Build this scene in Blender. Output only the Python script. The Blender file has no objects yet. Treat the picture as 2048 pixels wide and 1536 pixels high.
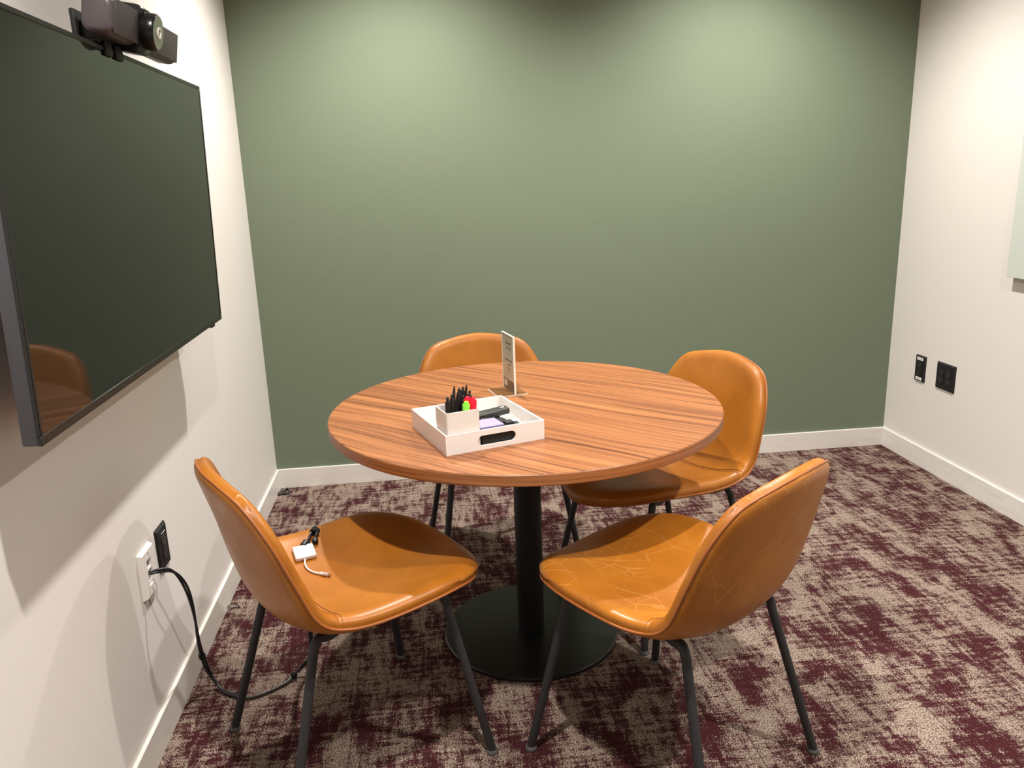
import bpy, bmesh, math, random
from mathutils import Vector, Matrix
R = math.radians
C = bpy.context.scene.collection
sc = bpy.context.scene

# ------------------------------------------------------------------ camera
CAM = (0.7371, -3.6123, 1.3859)
YAW, PITCH, ROLL, FPX = 0.1061, 0.2557, -0.0347, 1589.7
cy, sy, cp, sp = math.cos(YAW), math.sin(YAW), math.cos(PITCH), math.sin(PITCH)
fwd = Vector((sy * cp, cy * cp, -sp)); rgt = Vector((cy, -sy, 0)); upv = rgt.cross(fwd)
cr, sr = math.cos(ROLL), math.sin(ROLL)
r2 = cr * rgt + sr * upv; u2 = -sr * rgt + cr * upv
cam = bpy.data.cameras.new('camera'); camo = bpy.data.objects.new('camera', cam); C.objects.link(camo)
m = Matrix((r2, u2, -fwd)).transposed().to_4x4(); m.translation = CAM
camo.matrix_world = m
cam.sensor_width = 36; cam.lens = FPX / 2048 * 36; cam.clip_start = 0.02
sc.camera = camo

# ------------------------------------------------------------------ world, exposure
w = bpy.data.worlds.new('world'); sc.world = w; w.use_nodes = True
w.node_tree.nodes['Background'].inputs[0].default_value = (0.9, 0.85, 0.8, 1)
w.node_tree.nodes['Background'].inputs[1].default_value = 0.02
sc.view_settings.view_transform = 'Standard'; sc.view_settings.look = 'None'
sc.view_settings.gamma = 1; sc.view_settings.exposure = 0.0
try: sc.view_settings.use_curve_mapping = False
except Exception: pass

W = 3.0088; H = 2.62; FY = -4.4; BH = 0.094; BT = 0.011
LIGHTS = [(0.70, -0.66), (2.14, -0.66), (0.70, -2.66), (2.16, -2.66)]
LIGHT_W = 215.0; LIGHT_COL = (1.0, 0.935, 0.875)

# ------------------------------------------------------------------ materials
MATS = {}
def mat(name, col=(.5, .5, .5), rough=.5, metal=0, spec=.5, trans=0, ior=1.45, emit=None, es=0, coat=0, build=None):
    if name in MATS: return MATS[name]
    M = bpy.data.materials.new(name); M.use_nodes = True
    nt = M.node_tree; b = nt.nodes['Principled BSDF']
    b.inputs['Base Color'].default_value = (*col, 1); b.inputs['Roughness'].default_value = rough
    b.inputs['Metallic'].default_value = metal; b.inputs['Specular IOR Level'].default_value = spec
    b.inputs['Transmission Weight'].default_value = trans; b.inputs['IOR'].default_value = ior
    b.inputs['Coat Weight'].default_value = coat
    if emit: b.inputs['Emission Color'].default_value = (*emit, 1); b.inputs['Emission Strength'].default_value = es
    if build: build(nt, b)
    MATS[name] = M
    return M
class G:
    """little node graph helper"""
    def __init__(s, nt): s.nt = nt; s.N = nt.nodes; s.L = nt.links
    def node(s, t, **k):
        n = s.N.new(t)
        for a, v in k.items(): setattr(n, a, v)
        return n
    def put(s, sock, v):
        if isinstance(v, bpy.types.NodeSocket): s.L.new(v, sock)
        else: sock.default_value = v
    def co(s): return s.node('ShaderNodeTexCoord').outputs['Object']
    def mapping(s, v, scale=(1, 1, 1), rot=(0, 0, 0), loc=(0, 0, 0)):
        n = s.node('ShaderNodeMapping'); s.put(n.inputs['Vector'], v)
        n.inputs['Scale'].default_value = scale; n.inputs['Rotation'].default_value = rot; n.inputs['Location'].default_value = loc
        return n.outputs[0]
    def noise(s, v, scale=5, detail=4, rough=.5, dist=0):
        n = s.node('ShaderNodeTexNoise'); s.put(n.inputs['Vector'], v)
        n.inputs['Scale'].default_value = scale; n.inputs['Detail'].default_value = detail
        n.inputs['Roughness'].default_value = rough; n.inputs['Distortion'].default_value = dist
        return n.outputs['Fac']
    def ramp(s, f, stops, interp='LINEAR'):
        n = s.node('ShaderNodeValToRGB'); s.put(n.inputs[0], f); cr_ = n.color_ramp; cr_.interpolation = interp
        while len(cr_.elements) < len(stops): cr_.elements.new(.5)
        for e, (p, c) in zip(cr_.elements, stops):
            e.position = p; e.color = (*c, 1) if len(c) == 3 else c
        return n.outputs['Color']
    def rng(s, f, a, b, c=0., d=1., interp='LINEAR'):
        n = s.node('ShaderNodeMapRange'); n.interpolation_type = interp; s.put(n.inputs[0], f)
        for i, v in zip((1, 2, 3, 4), (a, b, c, d)): n.inputs[i].default_value = v
        return n.outputs[0]
    def math(s, op, a, b=0.0):
        n = s.node('ShaderNodeMath', operation=op); s.put(n.inputs[0], a); s.put(n.inputs[1], b); return n.outputs[0]
    def mix(s, f, a, b, blend='MIX'):
        n = s.node('ShaderNodeMix', data_type='RGBA', blend_type=blend); s.put(n.inputs[0], f)
        s.put(n.inputs[6], a if isinstance(a, bpy.types.NodeSocket) else (*a, 1)); s.put(n.inputs[7], b if isinstance(b, bpy.types.NodeSocket) else (*b, 1))
        return n.outputs[2]
    def bump(s, h, strength=.2, dist=.001):
        n = s.node('ShaderNodeBump'); s.put(n.inputs['Height'], h)
        n.inputs['Strength'].default_value = strength; n.inputs['Distance'].default_value = dist
        return n.outputs[0]

def paint(bumps=.25):
    def f(nt, b):
        g = G(nt); c = g.co()
        n = g.noise(c, 260, 3, .6); g.put(b.inputs['Normal'], g.bump(n, bumps, .0006))
    return f
M_WHITE = mat('wall_paint_white', (.715, .69, .655), .55, spec=.3, build=paint())
M_GREEN = mat('wall_paint_green', (.158, .197, .135), .6, spec=.3, build=paint(.35))
M_CEIL = mat('ceiling_paint', (.80, .78, .74), .9)
def scuffs(nt, b):
    g = G(nt); c = g.co()
    n = g.noise(g.mapping(c, (3, 3, 26)), 2.2, 6, .65, .3)
    f = g.rng(n, .52, .72, 0, .45)
    g.put(b.inputs['Base Color'], g.mix(f, (.74, .715, .675), (.55, .52, .49)))
M_BASE = mat('baseboard_paint', (.8, .78, .74), .3, build=scuffs)

def carpet(nt, b):
    g = G(nt); c = g.co()
    big = g.noise(g.mapping(c, (1.0, .6, 1)), 9, 3, .55, .6)                      # worn patches
    lon = g.noise(g.mapping(c, (34, 6, 1)), 1.6, 5, .70)                         # streaks along y
    lat = g.noise(g.mapping(c, (7, 40, 1), loc=(3, 7, 0)), 1.5, 5, .70)           # streaks across
    fib = g.rng(g.noise(g.mapping(c, (310, 170, 1)), 1.0, 3, .75), .33, .67)      # yarn flecks
    a = g.math('ADD', g.math('MULTIPLY', big, .9), g.math('MULTIPLY', lon, .85))
    a = g.math('ADD', a, g.math('MULTIPLY', lat, .85))
    p = g.rng(a, 1.14, 1.56)
    mask = g.rng(g.math('ADD', g.math('MULTIPLY', p, 1.35), g.math('MULTIPLY', fib, 1.15)), .92, 1.34)
    # tufting ribs along y
    wv = g.node('ShaderNodeTexWave', wave_type='BANDS', bands_direction='X'); g.put(wv.inputs['Vector'], g.mapping(c, (1, .02, 1)))
    wv.inputs['Scale'].default_value = 92; wv.inputs['Distortion'].default_value = .3; wv.inputs['Detail'].default_value = 1
    rib = wv.outputs['Fac']
    fl2 = g.rng(g.noise(g.mapping(c, (330, 190, 1), loc=(5, 5, 0)), 1, 2, .7), .38, .60)
    beige = g.mix(fl2, (.085, .052, .042), (.62, .51, .41))
    beige = g.mix(g.rng(rib, .0, .5, .8, 0), beige, (.065, .028, .026))
    dark = g.mix(g.noise(g.mapping(c, (260, 120, 1)), 1, 2), (.020, .004, .006), (.085, .019, .024))
    col = g.mix(mask, dark, beige)
    # plank seams
    sx = g.node('ShaderNodeSeparateXYZ'); g.put(sx.inputs[0], c)
    fr = g.math('FRACT', g.math('MULTIPLY', g.math('ADD', sx.outputs[0], .27), 1 / .5))
    seam = g.math('LESS_THAN', g.math('ABSOLUTE', g.math('SUBTRACT', fr, .5)), .004)
    col = g.mix(g.math('MULTIPLY', seam, .6), col, (.04, .015, .018))
    g.put(b.inputs['Base Color'], col)
    h = g.math('ADD', rib, g.math('MULTIPLY', fib, 1.4))
    g.put(b.inputs['Normal'], g.bump(h, .6, .0025))
M_CARPET = mat('carpet_loop_pile', rough=.95, spec=.1, build=carpet)

def wood(rot):
    def f(nt, b):
        g = G(nt); c = g.mapping(g.co(), rot=(0, 0, rot))
        warp = g.noise(g.mapping(c, (.8, 2.5, 1)), 1.5, 2, .5)
        cmb = g.node('ShaderNodeCombineXYZ'); sx = g.node('ShaderNodeSeparateXYZ'); g.put(sx.inputs[0], c)
        g.put(cmb.inputs[0], sx.outputs[0]); g.put(cmb.inputs[1], g.math('ADD', sx.outputs[1], g.math('MULTIPLY', warp, .10))); g.put(cmb.inputs[2], sx.outputs[2])
        v = cmb.outputs[0]
        bands = g.noise(g.mapping(v, (.5, 30, 1)), 1.6, 6, .68)
        fine = g.noise(g.mapping(v, (1.2, 120, 1)), 1.6, 3, .6)
        pore = g.noise(g.mapping(v, (14, 520, 1)), 1.0, 2, .6)
        wide = g.noise(g.mapping(v, (.35, 6, 1), loc=(2, 1, 0)), 1.5, 2, .5)
        f_ = g.math('ADD', g.math('MULTIPLY', bands, .60), g.math('MULTIPLY', fine, .40))
        col = g.ramp(f_, [(.36, (.085, .024, .008)), (.435, (.17, .058, .019)), (.49, (.27, .103, .034)), (.60, (.40, .163, .057))])
        col = g.mix(g.rng(wide, .42, .66, .0, .35), col, (.19, .068, .026), 'MIX')
        col = g.mix(g.rng(pore, .60, .72, 0, .45), col, (.10, .036, .016))
        kn = g.noise(g.mapping(v, (7, 30, 1), loc=(9, 3, 0)), 1.1, 3, .5)
        col = g.mix(g.rng(kn, .70, .78, 0, .6), col, (.07, .028, .013))
        g.put(b.inputs['Base Color'], col)
        g.put(b.inputs['Normal'], g.bump(pore, .08, .0005))
    return f
M_WOOD = mat('walnut_laminate', rough=.38, spec=.45, build=wood(R(42)))
def edgewood(nt, b):
    g = G(nt); c = g.co()
    n = g.noise(g.mapping(c, (1.2, 1.2, 110)), 2, 4, .6, .6)
    g.put(b.inputs['Base Color'], g.ramp(n, [(.35, (.18, .065, .020)), (.55, (.29, .112, .038)), (.7, (.34, .140, .050))]))
M_EDGE = mat('walnut_edge_band', rough=.4, build=edgewood)

def leather(creased):
    def f(nt, b):
        g = G(nt); c = g.co()
        n = g.noise(c, 6, 4, .6, .4)
        col = g.ramp(n, [(.3, (.29, .095, .007)), (.55, (.355, .126, .012)), (.75, (.415, .160, .021))])
        if creased:
            wn = g.node('ShaderNodeTexNoise'); g.put(wn.inputs['Vector'], c); wn.inputs['Scale'].default_value = 7; wn.inputs['Detail'].default_value = 3
            def crease(scl, loc, width, amp):
                v = g.mix(.045, g.mapping(c, scl, loc=loc), wn.outputs['Color'])
                vo = g.node('ShaderNodeTexVoronoi', feature='DISTANCE_TO_EDGE'); g.put(vo.inputs['Vector'], v); vo.inputs['Scale'].default_value = 9
                return g.rng(vo.outputs['Distance'], 0, width, amp, 0)
            k = g.math('MAXIMUM', crease((1.4, .8, .7), (0, 0, 0), .020, .32), crease((.6, 1.3, 1.5), (3, 1, 2), .016, .27))
            gate = g.rng(g.noise(c, 9, 3), 0.44, .58)
            k = g.math('MULTIPLY', k, gate)
            col = g.mix(k, col, (.66, .34, .11))
        g.put(b.inputs['Base Color'], col)
        grain = g.noise(c, 700, 2, .6)
        wr = g.noise(g.mapping(c, (1, 1, 1)), 22, 5, .62)
        h = g.math('ADD', g.math('MULTIPLY', grain, .25), g.math('MULTIPLY', wr, 1.0))
        g.put(b.inputs['Normal'], g.bump(h, .22, .0016))
        g.put(b.inputs['Roughness'], g.rng(n, .3, .7, .42, .30))
    return f
M_LEATHER = mat('tan_leather', rough=.35, spec=.5, build=leather(False))
M_LEATHER2 = mat('tan_leather_creased', rough=.35, spec=.5, build=leather(True))
M_PIPE = mat('leather_piping', (.30, .095, .022), .4)
M_THREAD = mat('stitching', (.30, .11, .025), .7)
def g_bump(nt, b, s, k):
    g = G(nt); g.put(b.inputs['Normal'], g.bump(g.noise(g.co(), s, 2), k, .0005))
M_LEG = mat('black_powder_coat', (.022, .022, .024), .55, spec=.5, build=lambda nt, b: g_bump(nt, b, 900, .3))
M_GLIDE = mat('leg_glide_grey', (.10, .10, .10), .5)
M_BASEBLK = mat('table_base_black', (.010, .010, .010), .30, spec=.6)
M_COL = mat('table_column_black', (.006, .006, .006), .5, spec=.3)
M_SCREEN = mat('tv_screen_glass', (.009, .010, .009), .045, spec=.52)
M_BEZEL = mat('tv_bezel_black', (.012, .012, .012), .35)
M_TVSIDE = mat('tv_side_dark_grey', (.085, .085, .10), .45, metal=.3)
M_TVBACK = mat('tv_back_black', (.02, .02, .022), .6)
M_CAMBODY = mat('camera_dark_grey', (.095, .080, .085), .42, metal=.25)
M_CAMFACE = mat('camera_front_mesh_grey', (.060, .052, .052), .6)
M_CAMBLK = mat('camera_gloss_black', (.006, .006, .007), .25)
M_LENSRING = mat('camera_lens_face', (.20, .22, .17), .25, metal=.2)
M_LENS = mat('camera_lens_glass', (.34, .36, .30), .1, metal=.2)
M_PLASTIC_W = mat('white_plastic', (.82, .80, .76), .35)
M_ACRY_W = mat('white_acrylic', (.70, .67, .64), .22)
M_CUP = mat('cup_white', (.66, .63, .58), .45)
M_BLK = mat('black_plastic', (.012, .012, .013), .4)
M_BLKM = mat('black_matte_plastic', (.008, .008, .009), .6)
M_STAPLER = mat('stapler_dark_grey', (.032, .034, .030), .35)
M_SLOT = mat('socket_slot', (.15, .14, .13), .4)
M_SLOTW = mat('opening_shadow_grey', (.25, .24, .23), .5)
M_CHROME = mat('steel', (.6, .6, .6), .25, metal=1)
M_PAPER = mat('paper_white', (.66, .65, .63), .7)
M_PURPLE = mat('paper_lavender', (.30, .245, .52), .7)
M_GREENM = mat('highlighter_green', (.22, .75, .06), .35)
M_REDM = mat('highlighter_red', (.85, .008, .035), .35)
M_YEL = mat('highlighter_cap_end', (.55, .80, .20), .35)
M_LABEL = mat('label_tape', (.85, .83, .80), .5)
M_LABELTXT = mat('label_text_grey', (.25, .25, .25), .6)
def acry(nt, b):
    N, L = nt.nodes, nt.links
    tr = N.new('ShaderNodeBsdfTransparent'); tr.inputs[0].default_value = (.93, .94, .90, 1)
    gl = N.new('ShaderNodeBsdfGlossy'); gl.inputs['Roughness'].default_value = .05
    fr = N.new('ShaderNodeValue'); fr.outputs[0].default_value = .11
    mx = N.new('ShaderNodeMixShader'); L.new(fr.outputs[0], mx.inputs[0]); L.new(tr.outputs[0], mx.inputs[1]); L.new(gl.outputs[0], mx.inputs[2])
    L.new(mx.outputs[0], N['Material Output'].inputs[0])
M_ACRY = mat('clear_acrylic', build=acry)
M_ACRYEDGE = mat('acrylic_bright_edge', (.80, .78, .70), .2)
M_GLASSB = mat('glass_board_white', (.56, .61, .57), .06, spec=.6)
M_ALU = mat('brushed_aluminium_light', (.60, .59, .58), .4, metal=.4)
M_ALUSIDE = mat('adapter_side_grey', (.55, .50, .50), .4, metal=.4)
M_CABW = mat('white_cable', (.68, .66, .62), .45)
M_CABB = mat('black_cable', (.012, .012, .015), .35, spec=.6)
M_TIE = mat('hook_and_loop_black', (.006, .006, .006), .9)
M_LAMPLENS = mat('lamp_lens', (1, 1, 1), .5, emit=LIGHT_COL, es=14)
M_CARD1 = mat('card_pale_grey', (.62, .60, .56), .6)
M_CARD2 = mat('card_pink_white', (.70, .60, .55), .6)
M_CARDINK = mat('card_ink_dark', (.09, .08, .08), .6)
def pic(nt, b):
    g = G(nt); g.put(b.inputs['Base Color'], g.ramp(g.noise(g.co(), 60, 3), [(.35, (.07, .05, .04)), (.65, (.22, .16, .12))]))
M_CARDPIC = mat('card_photo_brown', (.13, .085, .065), .5, build=lambda nt, b: pic(nt, b))
MATS_DONE = True

# ------------------------------------------------------------------ mesh helpers
def obj(name, bm, m, parent=None, smooth=True, sharp=40):
    me = bpy.data.meshes.new(name)
    bmesh.ops.recalc_face_normals(bm, faces=bm.faces)
    bm.to_mesh(me); bm.free()
    for mm in (m if isinstance(m, (list, tuple)) else [m]): me.materials.append(mm)
    if smooth:
        me.shade_smooth()
        try: me.set_sharp_from_angle(angle=R(sharp))
        except Exception: pass
    o = bpy.data.objects.new(name, me); C.objects.link(o)
    if parent: o.parent = parent
    return o
def tag(o, label, cat, group=None):
    o['label'] = label; o['category'] = cat
    if group: o['group'] = group
    return o
def thing(name, label, cat, loc=(0, 0, 0), rz=0, group=None):
    o = bpy.data.objects.new(name, None); C.objects.link(o); o.empty_display_size = .05
    o.location = loc; o.rotation_euler = (0, 0, rz)
    return tag(o, label, cat, group)
def struct(name, bm, m, parent=None, smooth=False):
    o = obj(name, bm, m, parent, smooth)
    if not parent: o['kind'] = 'structure'
    return o
def box(bm, lo, hi, bev=0, seg=2, M=None, mi=0):
    r = bmesh.ops.create_cube(bm, size=1); vs = r['verts']
    for v in vs: v.co = Vector([(lo[i] + hi[i]) / 2 + v.co[i] * (hi[i] - lo[i]) for i in range(3)])
    fs = {f for v in vs for f in v.link_faces}
    for f in fs: f.material_index = mi
    if bev:
        es = list({e for v in vs for e in v.link_edges})
        r2_ = bmesh.ops.bevel(bm, geom=es, offset=bev, segments=seg, affect='EDGES', profile=.5)
        vs = list({v for f in r2_['faces'] for v in f.verts} | {v for v in vs if v.is_valid})
        for f in r2_['faces']: f.material_index = mi
    if M is not None:
        for v in vs: v.co = M @ v.co
    return vs
def B(lo, hi, bev=0, seg=2, M=None):
    bm = bmesh.new(); box(bm, lo, hi, bev, seg, M); return bm
def tube(bm, pts, rad, n=12, cap=True, closed=False):
    pts = [Vector(p) for p in pts]; N = len(pts)
    rads = rad if isinstance(rad, (list, tuple)) else [rad] * N
    tans = []
    for i in range(N):
        a = pts[i - 1] if (i > 0 or closed) else pts[i]; b_ = pts[(i + 1) % N] if (i < N - 1 or closed) else pts[i]
        tans.append((b_ - a).normalized())
    ref = Vector((0, 0, 1)) if abs(tans[0].z) < .9 else Vector((1, 0, 0))
    nrm = (ref - tans[0] * ref.dot(tans[0])).normalized(); rings = []
    for i in range(N):
        nrm = (nrm - tans[i] * nrm.dot(tans[i])).normalized(); bi = tans[i].cross(nrm)
        rings.append([bm.verts.new(pts[i] + (nrm * math.cos(t) + bi * math.sin(t)) * rads[i]) for t in [2 * math.pi * k / n for k in range(n)]])
    rng = N if closed else N - 1
    for i in range(rng):
        a, b_ = rings[i], rings[(i + 1) % N]
        off = 0
        if closed and i == N - 1:
            off = min(range(n), key=lambda k: (a[0].co - b_[k].co).length)
        for k in range(n):
            bm.faces.new((a[k], a[(k + 1) % n], b_[(k + 1 + off) % n], b_[(k + off) % n]))
    if cap and not closed:
        bm.faces.new(rings[0][::-1]); bm.faces.new(rings[-1])
def catmull(P, n=8, closed=False):
    P = [Vector(p) for p in P]; N = len(P); out = []
    for i in range(N if closed else N - 1):
        if closed: a, b_, c, d = P[i - 1], P[i], P[(i + 1) % N], P[(i + 2) % N]
        else: b_, c = P[i], P[i + 1]; a = P[i - 1] if i else b_ * 2 - c; d = P[i + 2] if i + 2 < N else c * 2 - b_
        for k in range(n):
            t = k / n
            out.append(.5 * ((2 * b_) + (-a + c) * t + (2 * a - 5 * b_ + 4 * c - d) * t * t + (-a + 3 * b_ - 3 * c + d) * t ** 3))
    if not closed: out.append(P[-1])
    return out
def lathe(bm, prof, n=64, M=None):
    rings = []
    for r_, z in prof:
        if r_ < 1e-6: rings.append([bm.verts.new((0, 0, z))])
        else: rings.append([bm.verts.new((r_ * math.cos(2 * math.pi * k / n), r_ * math.sin(2 * math.pi * k / n), z)) for k in range(n)])
    for a, b_ in zip(rings, rings[1:]):
        for k in range(n):
            k2 = (k + 1) % n
            if len(a) == 1 and len(b_) == 1: continue
            if len(a) == 1: bm.faces.new((a[0], b_[k2], b_[k]))
            elif len(b_) == 1: bm.faces.new((a[k], a[k2], b_[0]))
            else: bm.faces.new((a[k], a[k2], b_[k2], b_[k]))
    if M is not None:
        for rg in rings:
            for v in rg: v.co = M @ v.co
def prism(bm, poly, z0, z1, M=None):
    a = [bm.verts.new((x, y, z0)) for x, y in poly]; b_ = [bm.verts.new((x, y, z1)) for x, y in poly]
    n = len(poly); bm.faces.new(a[::-1]); bm.faces.new(b_)
    for k in range(n): bm.faces.new((a[k], a[(k + 1) % n], b_[(k + 1) % n], b_[k]))
    if M is not None:
        for v in a + b_: v.co = M @ v.co
def rrect(x0, y0, x1, y1, r, n=6):
    out = []
    for cx, cy_, a0 in ((x1 - r, y1 - r, 0), (x0 + r, y1 - r, 90), (x0 + r, y0 + r, 180), (x1 - r, y0 + r, 270)):
        for k in range(n + 1):
            a = R(a0 + 90 * k / n); out.append((cx + r * math.cos(a), cy_ + r * math.sin(a)))
    return out
def frame(origin, xdir, ydir):
    x = Vector(xdir).normalized(); y = Vector(ydir); y = (y - x * y.dot(x)).normalized(); z = x.cross(y)
    mm = Matrix((x, y, z)).transposed().to_4x4(); mm.translation = origin
    return mm

# ------------------------------------------------------------------ room
T = .12
struct('floor', B((-T, FY - T, -.1), (W + T, T, 0)), M_CARPET)
struct('ceiling', B((-T, FY - T, H), (W + T, T, H + .1)), M_CEIL)
struct('wall_back', B((0, 0, 0), (W, T, H)), M_GREEN)
struct('wall_left', B((-T, FY - T, 0), (0, T, H)), M_WHITE)
struct('wall_right', B((W, FY - T, 0), (W + T, T, H)), M_WHITE)
struct('wall_front', B((0, FY - T, 0), (W, FY, H)), M_WHITE)
struct('baseboard_back', B((0, -BT, 0), (W, 0, BH), .0015, 1), M_BASE)
struct('baseboard_left', B((0, FY, 0), (BT, -BT, BH), .0015, 1), M_BASE)
struct('baseboard_right', B((W - BT, FY, 0), (W, -BT, BH), .0015, 1), M_BASE)
struct('baseboard_front', B((BT, FY, 0), (W - BT, FY + BT, BH), .0015, 1), M_BASE)

# ------------------------------------------------------------------ recessed downlights
LL = ['recessed round downlight above the television near the green wall',
      'recessed round downlight near the green wall and the right white wall',
      'recessed round downlight on the television side near the camera end',
      'recessed round downlight on the right side near the camera end']
for (lx, ly), lab in zip(LIGHTS, LL):
    t = thing('recessed_downlight', lab, 'ceiling light', (lx, ly, H), 0, 'recessed ceiling downlights')
    bm = bmesh.new(); lathe(bm, [(.052, 0), (.070, 0), (.072, -.003), (.070, -.006), (.056, -.004), (.052, 0)], 40); obj('trim_ring', bm, M_PLASTIC_W, t)
    bm = bmesh.new(); lathe(bm, [(0, -.0005), (.052, -.0005)], 40); obj('lens', bm, M_LAMPLENS, t)
    l = bpy.data.lights.new('downlight', 'SPOT'); l.energy = LIGHT_W; l.color = LIGHT_COL
    l.spot_size = R(128); l.spot_blend = .8; l.shadow_soft_size = .03
    lo = bpy.data.objects.new('lamp', l); C.objects.link(lo); lo.parent = t; lo.location = (0, 0, -.012)

# ------------------------------------------------------------------ television
t = thing('television', 'large black flat television mounted on the left white wall', 'television', (0, -1.73, 1.0))
TW, TH = 1.205, .668
tilt = math.atan2(.020, TH)
# local frame: X along wall (+y world), Y up along the screen, Z out of the wall
up = Vector((math.sin(tilt), 0, math.cos(tilt)))
F = frame(Vector((.117, 0, -.006)), (0, -1, 0), up)       # x local = -y world ; z = x cross y
# x=( 0,-1,0), y=up => z = x × y = (-cos,0,sin)... points to wall; use mirrored frame instead
F = frame(Vector((.117, 0, -.006)), (0, 1, 0), up)        # z = (0,1,0)×up = +x  (out of the wall)
def TB(name, lo, hi, mm, bev=.0015, par=None):
    return obj(name, B(lo, hi, bev, 2, F), mm, par or t)
TB('casing', (-TW / 2, 0, -.030), (TW / 2, TH, -.004), M_TVSIDE, .003)
bm = bmesh.new()
b_ = .009
box(bm, (-TW / 2, 0, -.006), (TW / 2, .016, .0015), .001, 1, F); box(bm, (-TW / 2, TH - b_, -.006), (TW / 2, TH, .0015), .001, 1, F)
box(bm, (-TW / 2, .016, -.006), (-TW / 2 + b_, TH - b_, .0015), .001, 1, F); box(bm, (TW / 2 - b_, .016, -.006), (TW / 2, TH - b_, .0015), .001, 1, F)
obj('bezel', bm, M_BEZEL, t)
TB('screen', (-TW / 2 + b_, .016, -.005), (TW / 2 - b_, TH - b_, .0002), M_SCREEN, 0)
TB('receiver', (TW / 2 - .085, -.012, -.022), (TW / 2 - .055, .001, -.006), M_BLK, .002)
bm = bmesh.new(); box(bm, (-.42, .10, -.062), (.42, .50, -.030), .012, 3, F); obj('back_housing', bm, M_TVBACK, t)
bm = bmesh.new(); box(bm, (-.117 + .117, -.25, .20), (.010, .25, .44), .001); 
for yy in (-.20, .20): box(bm, (.008, yy - .02, .18), (.062, yy + .02, .46), .002)
obj('wall_mount', bm, M_BLKM, t)

# ------------------------------------------------------------------ conference camera on the television
t = thing('conference_camera', 'dark grey video conference camera bar clipped on top of the television', 'camera', (.090, -1.682, 1.680))
bm = bmesh.new()   # rounded bar, section in XZ, runs along y
sec = rrect(.026, .006, .084, .080, .020, 7)
F2 = Matrix.Rotation(R(10), 4, 'Y')
P1 = frame(Vector((0, -.205, .0)), (1, 0, 0), (0, 0, 1))  # local x->x, y->z, z->-y
def sweep(bm, sec, ys, ins, M=None):
    rings = []
    cx = sum(p[0] for p in sec) / len(sec); cz = sum(p[1] for p in sec) / len(sec)
    for y, k in zip(ys, ins):
        rings.append([bm.verts.new(Vector((cx + (x - cx) * k, y, cz + (z - cz) * k))) for x, z in sec])
    for a, b2 in zip(rings, rings[1:]):
        for i in range(len(sec)):
            j = (i + 1) % len(sec); bm.faces.new((a[i], a[j], b2[j], b2[i]))
    bm.faces.new(rings[0]); bm.faces.new(rings[-1][::-1])
    if M is not None:
        for rg in rings:
            for v in rg: v.co = M @ v.co
sweep(bm, sec, (-.220, -.218, -.212, -.202, .202, .212, .218, .220), (.72, .86, .96, 1, 1, .96, .86, .72), F2)
obj('body', bm, M_CAMBODY, t)
bm = bmesh.new(); box(bm, (.082, -.204, .012), (.0865, .204, .076), .002, 2, F2); obj('speaker_mesh', bm, M_CAMFACE, t)
bm = bmesh.new()
sec2 = rrect(.030, -.004, .094, .090, .014, 6)
sweep(bm, sec2, (-.078, -.075, -.017, -.014), (.96, 1, 1, .96), F2); obj('collar', bm, M_CAMBLK, t)
LM = F2 @ frame(Vector((.092, -.052, .043)), (0, 1, 0), (0, 0, 1))
bm = bmesh.new(); lathe(bm, [(0, 0), (.036, 0), (.037, .004), (.037, .022), (.034, .026), (0, .026)], 40, LM); obj('lens_barrel', bm, M_CAMBLK, t)
bm = bmesh.new(); lathe(bm, [(0, .0262), (.033, .0262), (.033, .0275), (.012, .028), (.012, .0275), (0, .0275)], 40, LM); lf = obj('lens_face', bm, M_LENSRING, t)
bm = bmesh.new(); lathe(bm, [(.0085, .0278), (.0115, .0278), (.0115, .030), (.0085, .030), (.0085, .0278)], 32, LM); obj('lens_ring', bm, M_PLASTIC_W, lf)
bm = bmesh.new(); lathe(bm, [(0, .0282), (.008, .0282), (.008, .0274), (0, .0274)], 32, LM); obj('lens', bm, M_LENS, lf)
bm = bmesh.new()
box(bm, (.006, -.200, -.040), (.016, -.075, .045), .003)       # plate behind
box(bm, (.006, -.190, -.014), (.046, -.075, -.008), .002)
box(bm, (.0455, -.165, -.036), (.053, -.128, -.008), .003); box(bm, (.0455, -.108, -.036), (.053, -.068, -.008), .003)
tube(bm, catmull([(.035, -.065, -.010), (.040, -.045, .0), (.045, -.055, .02), (.045, -.065, .035)], 6), .006, 8)
tube(bm, catmull([(.012, -.065, -.006), (.022, -.045, .002), (.030, -.055, .020)], 6), .007, 8)
box(bm, (.012, -.180, -.010), (.045, -.085, .020), .005)
obj('mounting_bracket', bm, M_BLKM, t)

# ------------------------------------------------------------------ glass board on the right wall
t = thing('glass_board', 'white glass writing board mounted on the right wall', 'whiteboard', (W, -1.6, 1.4))
obj('glass_panel', B((-.030, -.95, -.455), (-.024, .835, .62), .001, 1), M_GLASSB, t)
for yy in (-.80, 0, .68):
    for zz in (-.33, .5):
        bm = bmesh.new(); lathe(bm, [(0, 0), (.012, 0), (.012, .0239), (0, .0239)], 20, Matrix.Translation((0, yy, zz)) @ Matrix.Rotation(R(-90), 4, 'Y')); obj('standoff', bm, M_CHROME, t)

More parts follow.
